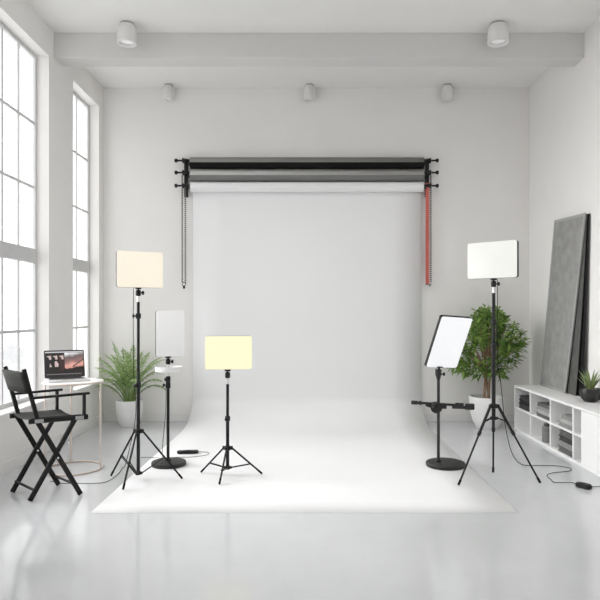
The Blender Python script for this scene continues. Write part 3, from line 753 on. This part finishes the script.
for p in tips:
    v = (p-V((Cc.x,Cc.y,.66))); dirn = (v.normalized()+V((0,0,.25))).normalized()
    a = p-dirn*rnd.uniform(.10,.16); pts = [a, a.lerp(p,.5)+V((0,0,.01)), p]
    if rnd.random() < .22: br.tube([V((Cc.x,Cc.y,.62)).lerp(a,.35), V((Cc.x,Cc.y,.66)).lerp(a,.7), a, p], lambda t: .0055*(1-t)+.0015, 4, 2)
    for i in range(10):
        t = i/9; b = a.lerp(p, t)
        dv = (dirn*.7+V((rnd.gauss(0,.6),rnd.gauss(0,.6),rnd.gauss(-.05,.45)))).normalized()
        leaf(fol, b, dv, rnd.uniform(.07,.11), rnd.uniform(.024,.034))
br.build('branches', M['bark'], rf); fol.build('foliage', M['ficus'], rf, smooth=False)

# ------------------------------------------------------------------ cabinet
CXF, CXB, CZ, CYE, CYN = 2.335, 2.674, .498, 6.70, 4.60
rk = root('storage_cabinet', ((CXF+CXB)/2, (CYE+CYN)/2, 0), 'long low white open-shelf cabinet along the right wall', 'cabinet')
MB().box(CXF, CXB, CYN, CYE, CZ-.022, CZ).build('top_panel', M['white'], rk, smooth=False, bevel=.002)
MB().box(CXF, CXB, CYN, CYE, 0, .024).build('bottom_panel', M['white'], rk, smooth=False, bevel=.002)
for y in (CYE-.011, 6.227, 5.718, 5.232, 5.063, CYN+.011):
    MB().box(CXF+.001, CXB-.011, y-.011, y+.011, .024, CZ-.022).build('divider' if CYN+.02 < y < CYE-.02 else 'side_panel', M['white_in'], rk, smooth=False)
MB().box(CXB-.01, CXB, CYN, CYE, .0, CZ-.02).build('back_panel', M['white_in'], rk, smooth=False)
cells = [(6.238, CYE-.022), (5.729, 6.216), (5.243, 5.707), (5.074, 5.221)]
for a, b in cells: MB().box(CXF+.002, CXB-.012, a, b, .242, .260).build('shelf', M['white_in'], rk, smooth=False)
MB().box(CXF-.002, CXF+.014, CYN+.003, 5.070, .026, CZ-.024).build('door', M['white'], rk, smooth=False, bevel=.002)
# folded cloths
def cloth_mesh():
    """one folded cloth, centred on the origin: x depth, y length, unit thickness along z"""
    m_ = MB(); prof = []
    for i in range(9): a = -PI/2+PI*i/8; prof.append((-.5-.04*math.cos(a)*1, .5+.5*math.sin(a)))
    m_.rrect(V((0,0,.5)), V((1,0,0)), V((0,1,0)), V((0,0,1)), 1, 1, 1, .06, bev=0)
    return m_
CL = {}
for nm, c in (('charcoal',(.075,.076,.075)),('mid grey',(.17,.17,.166)),('light grey',(.34,.34,.33)),('pale grey',(.52,.52,.51)),('black',(.032,.032,.032))):
    CL[nm] = mat('cloth_'+nm.replace(' ','_'), c, .95, var=.15, scale=30, bump=.5, bscale=150, spec=.15)
def folded_cloth(x0, x1, y0, y1, z0, h, colr, label, group, skew=0.):
    c = V(((x0+x1)/2, (y0+y1)/2, z0)); r = root('folded_cloth', c, label, 'cloth', group)
    m_ = MB(); prof = []; n = 3; hh = h/n
    # folded layers: each lap is a flattened loop, rounded at the front and at the near end
    for k in range(n):
        ins = .004*(k%2)+.003*random.random()
        m_.rrect(V((c.x+ins, c.y+skew, z0+hh*(k+.5))), V((1,0,0)), V((0,1,0)), V((0,0,1)), x1-x0-ins, y1-y0-ins*2, hh*.98, .02, bev=hh*.38)
    m_.build('folded_layers', CL[colr], r, angle=80)
    return r
def stack(cell, x0, ylen, z0, items, where, near=.012):
    z = z0; n = len(items)
    for i, (h, colr, extra) in enumerate(items):
        pos = 'topmost' if i == n-1 else ('bottom' if i == 0 else ('second from bottom' if i == 1 else 'second from top'))
        if n == 3 and i == 1: pos = 'middle'
        folded_cloth(x0+.003*(i%2), x0+.25, cell[0]+near+extra*.3, cell[0]+near+ylen-extra, z, h, colr,
                     '%s folded cloth, %s in the %s' % (colr, pos, where), 'folded cloths in the '+where)
        z += h
stack(cells[0], CXF+.012, .36, .2605, [(.05,'charcoal',0),(.048,'black',.0),(.042,'charcoal',.02)], 'upper far cubby of white cabinet')
stack(cells[1], CXF+.012, .37, .2605, [(.034,'mid grey',.0),(.036,'pale grey',0),(.034,'light grey',.01),(.032,'mid grey',.01)], 'upper second cubby of white cabinet')
stack(cells[2], CXF+.012, .33, .2605, [(.04,'light grey',.0),(.036,'pale grey',.03),(.034,'light grey',.05)], 'upper third cubby of white cabinet')
stack(cells[2], CXF+.012, .33, .0245, [(.052,'mid grey',.0),(.05,'light grey',.0),(.05,'charcoal',.01),(.046,'mid grey',.02)], 'lower third cubby of white cabinet')
c = V((2.395, 5.93, .0245)); r = root('canister', c, 'grey ribbed canister with dark lid in the lower second cubby', 'canister')
MB().lathe(c,[(.046,0),(.05,.004),(.05,.05),(.0485,.054),(.05,.058),(.05,.10),(.0485,.104),(.05,.108),(.05,.148),(.044,.156)],32).build('body', M['canister'], r)
MB().lathe(c,[(.03,.156),(.033,.160),(.033,.182),(.026,.190),(.001,.191)],28).build('lid', M['canister_top'], r)

# ------------------------------------------------------------------ leaning boards
def board(name, bl_, br_, tr_, tl_, T, bow, mf, me, label, n=12, frame=True):
    """slab through four front corners, bl/tl far side, br/tr near side; thickness goes toward the wall (+x)"""
    c = (V(bl_)+V(br_)+V(tr_)+V(tl_))/4; r = root(name, V((c.x,c.y,min(V(bl_).z,V(br_).z))), label, 'board', 'boards leaning on the right wall')
    def pt(s, t, o=0):
        p = (V(bl_)*(1-s)+V(br_)*s)*(1-t)+(V(tl_)*(1-s)+V(tr_)*s)*t
        return p+V((o+bow*4*t*(1-t)*(s), 0, 0))
    def slab(s0, s1, t0, t1, o0, o1, nm, mm):
        m_ = MB(); A = []
        for i in range(n+1):
            t = t0+(t1-t0)*i/n
            A.append([m_.bm.verts.new(pt(s,t,o)) for s, o in ((s0,o0),(s1,o0),(s1,o1),(s0,o1))])
        for i in range(n):
            for k in range(4):
                l = (k+1)%4; m_.bm.faces.new((A[i][k],A[i][l],A[i+1][l],A[i+1][k]))
        m_.bm.faces.new(A[0][::-1]); m_.bm.faces.new(A[-1])
        return m_.build(nm, mm, r)
    if frame:
        slab(.035,.965,.012,.988,.004,T-.002,'felt_face',mf)
        slab(0,.04,0,1,0,T,'frame_stile',me); slab(.96,1,0,1,0,T,'frame_stile',me)
        slab(.04,.96,.985,1,0,T,'frame_rail',me); slab(.04,.96,0,.012,0,T,'frame_rail',me)
    else:
        slab(0,1,0,1,0.003,T,'board_core',mf); slab(.0,1,.0,1,0,.003,'facing',me)
ZT = CZ+.001
board('leaning_board', (2.612,6.66,ZT), (2.59,5.985,ZT), (2.640,5.66,2.245), (2.640,6.355,2.28), .013, .008, M['felt'], M['felt_edge'], 'large grey felt board with frame leaning on the wall, front of three')
board('leaning_board', (2.629,6.50,ZT), (2.617,5.80,ZT), (2.657,5.655,2.235), (2.657,6.33,2.26), .009, .008, M['felt_dark'], M['board_grey'], 'black board with grey facing leaning behind the front grey felt board', frame=False)
board('leaning_board', (2.648,6.42,ZT), (2.643,5.71,ZT), (2.672,5.64,2.235), (2.672,6.30,2.25), .009, .004, M['board_grey'], M['felt_dark'], 'dark grey board leaning flat against the wall, rearmost of three', frame=False)

# ------------------------------------------------------------------ succulent bowl
S0 = V((xx(590.5,5.42), 5.42, CZ+.001)); rs = root('potted_succulent', S0, 'small spiky green succulent in a black bowl on the white cabinet', 'plant')
MB().lathe(S0,[(.05,0),(.056,.003),(.080,.03),(.093,.065),(.094,.095),(.088,.120),(.083,.121),(.082,.112),(.08,.105)],48).build('bowl', M['bowl'], rs)
MB().lathe(S0,[(.082,.106),(.05,.114),(.001,.118)],28,cap0=False).build('gravel', M['gravel'], rs)
for i in range(15):
    a = i*2.399+.5; ln_ = .12+.62*(i/15)**.8; L = .19-.05*(i/15)+rnd.uniform(-.015,.015)
    dv = V((math.cos(a)*math.sin(ln_), math.sin(a)*math.sin(ln_), math.cos(ln_))); b = S0+V((math.cos(a)*.012,math.sin(a)*.012,.108))
    tip = b+dv*L+V((0,0,.01)); m_ = MB(); sd = V((-math.sin(a),math.cos(a),0))
    R = []; n = 7
    for k in range(n+1):
        t = k/n; p = b.lerp(tip,t)+V((math.cos(a),math.sin(a),0))*.025*t*t; w = .017*(1-t)**.7*(.6+1.2*t*(1-t)*1.6)+.0008; th = w*.35
        up = sd.cross(dv)
        R.append([m_.bm.verts.new(p+sd*w), m_.bm.verts.new(p+up*th), m_.bm.verts.new(p-sd*w), m_.bm.verts.new(p-up*th*.3)][:4])
    for k in range(n):
        for q in range(4): m_.bm.faces.new((R[k][q],R[k][(q+1)%4],R[k+1][(q+1)%4],R[k+1][q]))
    m_.bm.faces.new(R[0]); m_.bm.faces.new(R[-1])
    m_.build('leaf', M['succ'], rs)

# ------------------------------------------------------------------ light & camera
w = bpy.data.worlds.new('overcast'); SC.world = w; w.use_nodes = True
nt = w.node_tree; bg = nt.nodes['Background']
tcw = nt.nodes.new('ShaderNodeTexCoord'); sep = nt.nodes.new('ShaderNodeSeparateXYZ'); nt.links.new(tcw.outputs['Generated'], sep.inputs[0])
rw = nt.nodes.new('ShaderNodeValToRGB'); rw.color_ramp.elements[0].position = .42; rw.color_ramp.elements[1].position = .58
rw.color_ramp.elements[0].color = (.93,.94,.95,1); rw.color_ramp.elements[1].color = (1,1,1,1)
mr = nt.nodes.new('ShaderNodeMapRange'); mr.inputs['From Min'].default_value = -1; nt.links.new(sep.outputs['Z'], mr.inputs['Value'])
nt.links.new(mr.outputs[0], rw.inputs['Fac']); nt.links.new(rw.outputs['Color'], bg.inputs['Color'])
bg.inputs['Strength'].default_value = 2.0
def sun(loc, target, strength, angle, col=(1,1,1)):
    l = bpy.data.lights.new('sun', 'SUN'); l.energy = strength; l.angle = math.radians(angle); l.color = col
    o = bpy.data.objects.new('soft_sun', l); link(o); o.location = loc
    o.rotation_euler = (V(target)-V(loc)).to_track_quat('-Z','Y').to_euler(); return o
sun((-8,7.6,4.6), (0,5,1), 9.0, 65)
def area(name, loc, target, sx, sy, power, col=(1,1,1), spread=180):
    l = bpy.data.lights.new(name, 'AREA'); l.shape = 'RECTANGLE'; l.size = sx; l.size_y = sy; l.energy = power; l.color = col; l.spread = math.radians(spread)
    o = bpy.data.objects.new(name, l); link(o); o.location = loc
    o.rotation_euler = (V(target)-V(loc)).to_track_quat('-Z','Y').to_euler(); return o
area('overhead_fill', (.15,4.05,3.72), (.15,6.1,.2), 4.8, .8, 15, spread=116)  # added lamp above the frame, brightens backdrop and rear floor
area('front_fill', (.1,-1.7,2.2), (.1,6,1.0), 4.4, 3.4, 54)  # added lamp behind the camera, lifts the whole room

cam = bpy.data.cameras.new('camera'); co = bpy.data.objects.new('camera', cam); link(co)
co.location = (0,0,EYE); co.rotation_euler = (PI/2,0,0)
cam.sensor_width = 36; cam.lens = 36*FPX/600; cam.shift_x = -5/600; cam.shift_y = 13/600; cam.clip_end = 400; cam.clip_start = .05
SC.camera = co
SC.view_settings.view_transform = 'Standard'; SC.view_settings.look = 'None'; SC.view_settings.exposure = 0; SC.view_settings.gamma = 1
SC.cycles.max_bounces = 10; SC.cycles.diffuse_bounces = 6; SC.cycles.transparent_max_bounces = 12
SC.cycles.use_denoising = True
SC.cycles.sample_clamp_indirect = 6
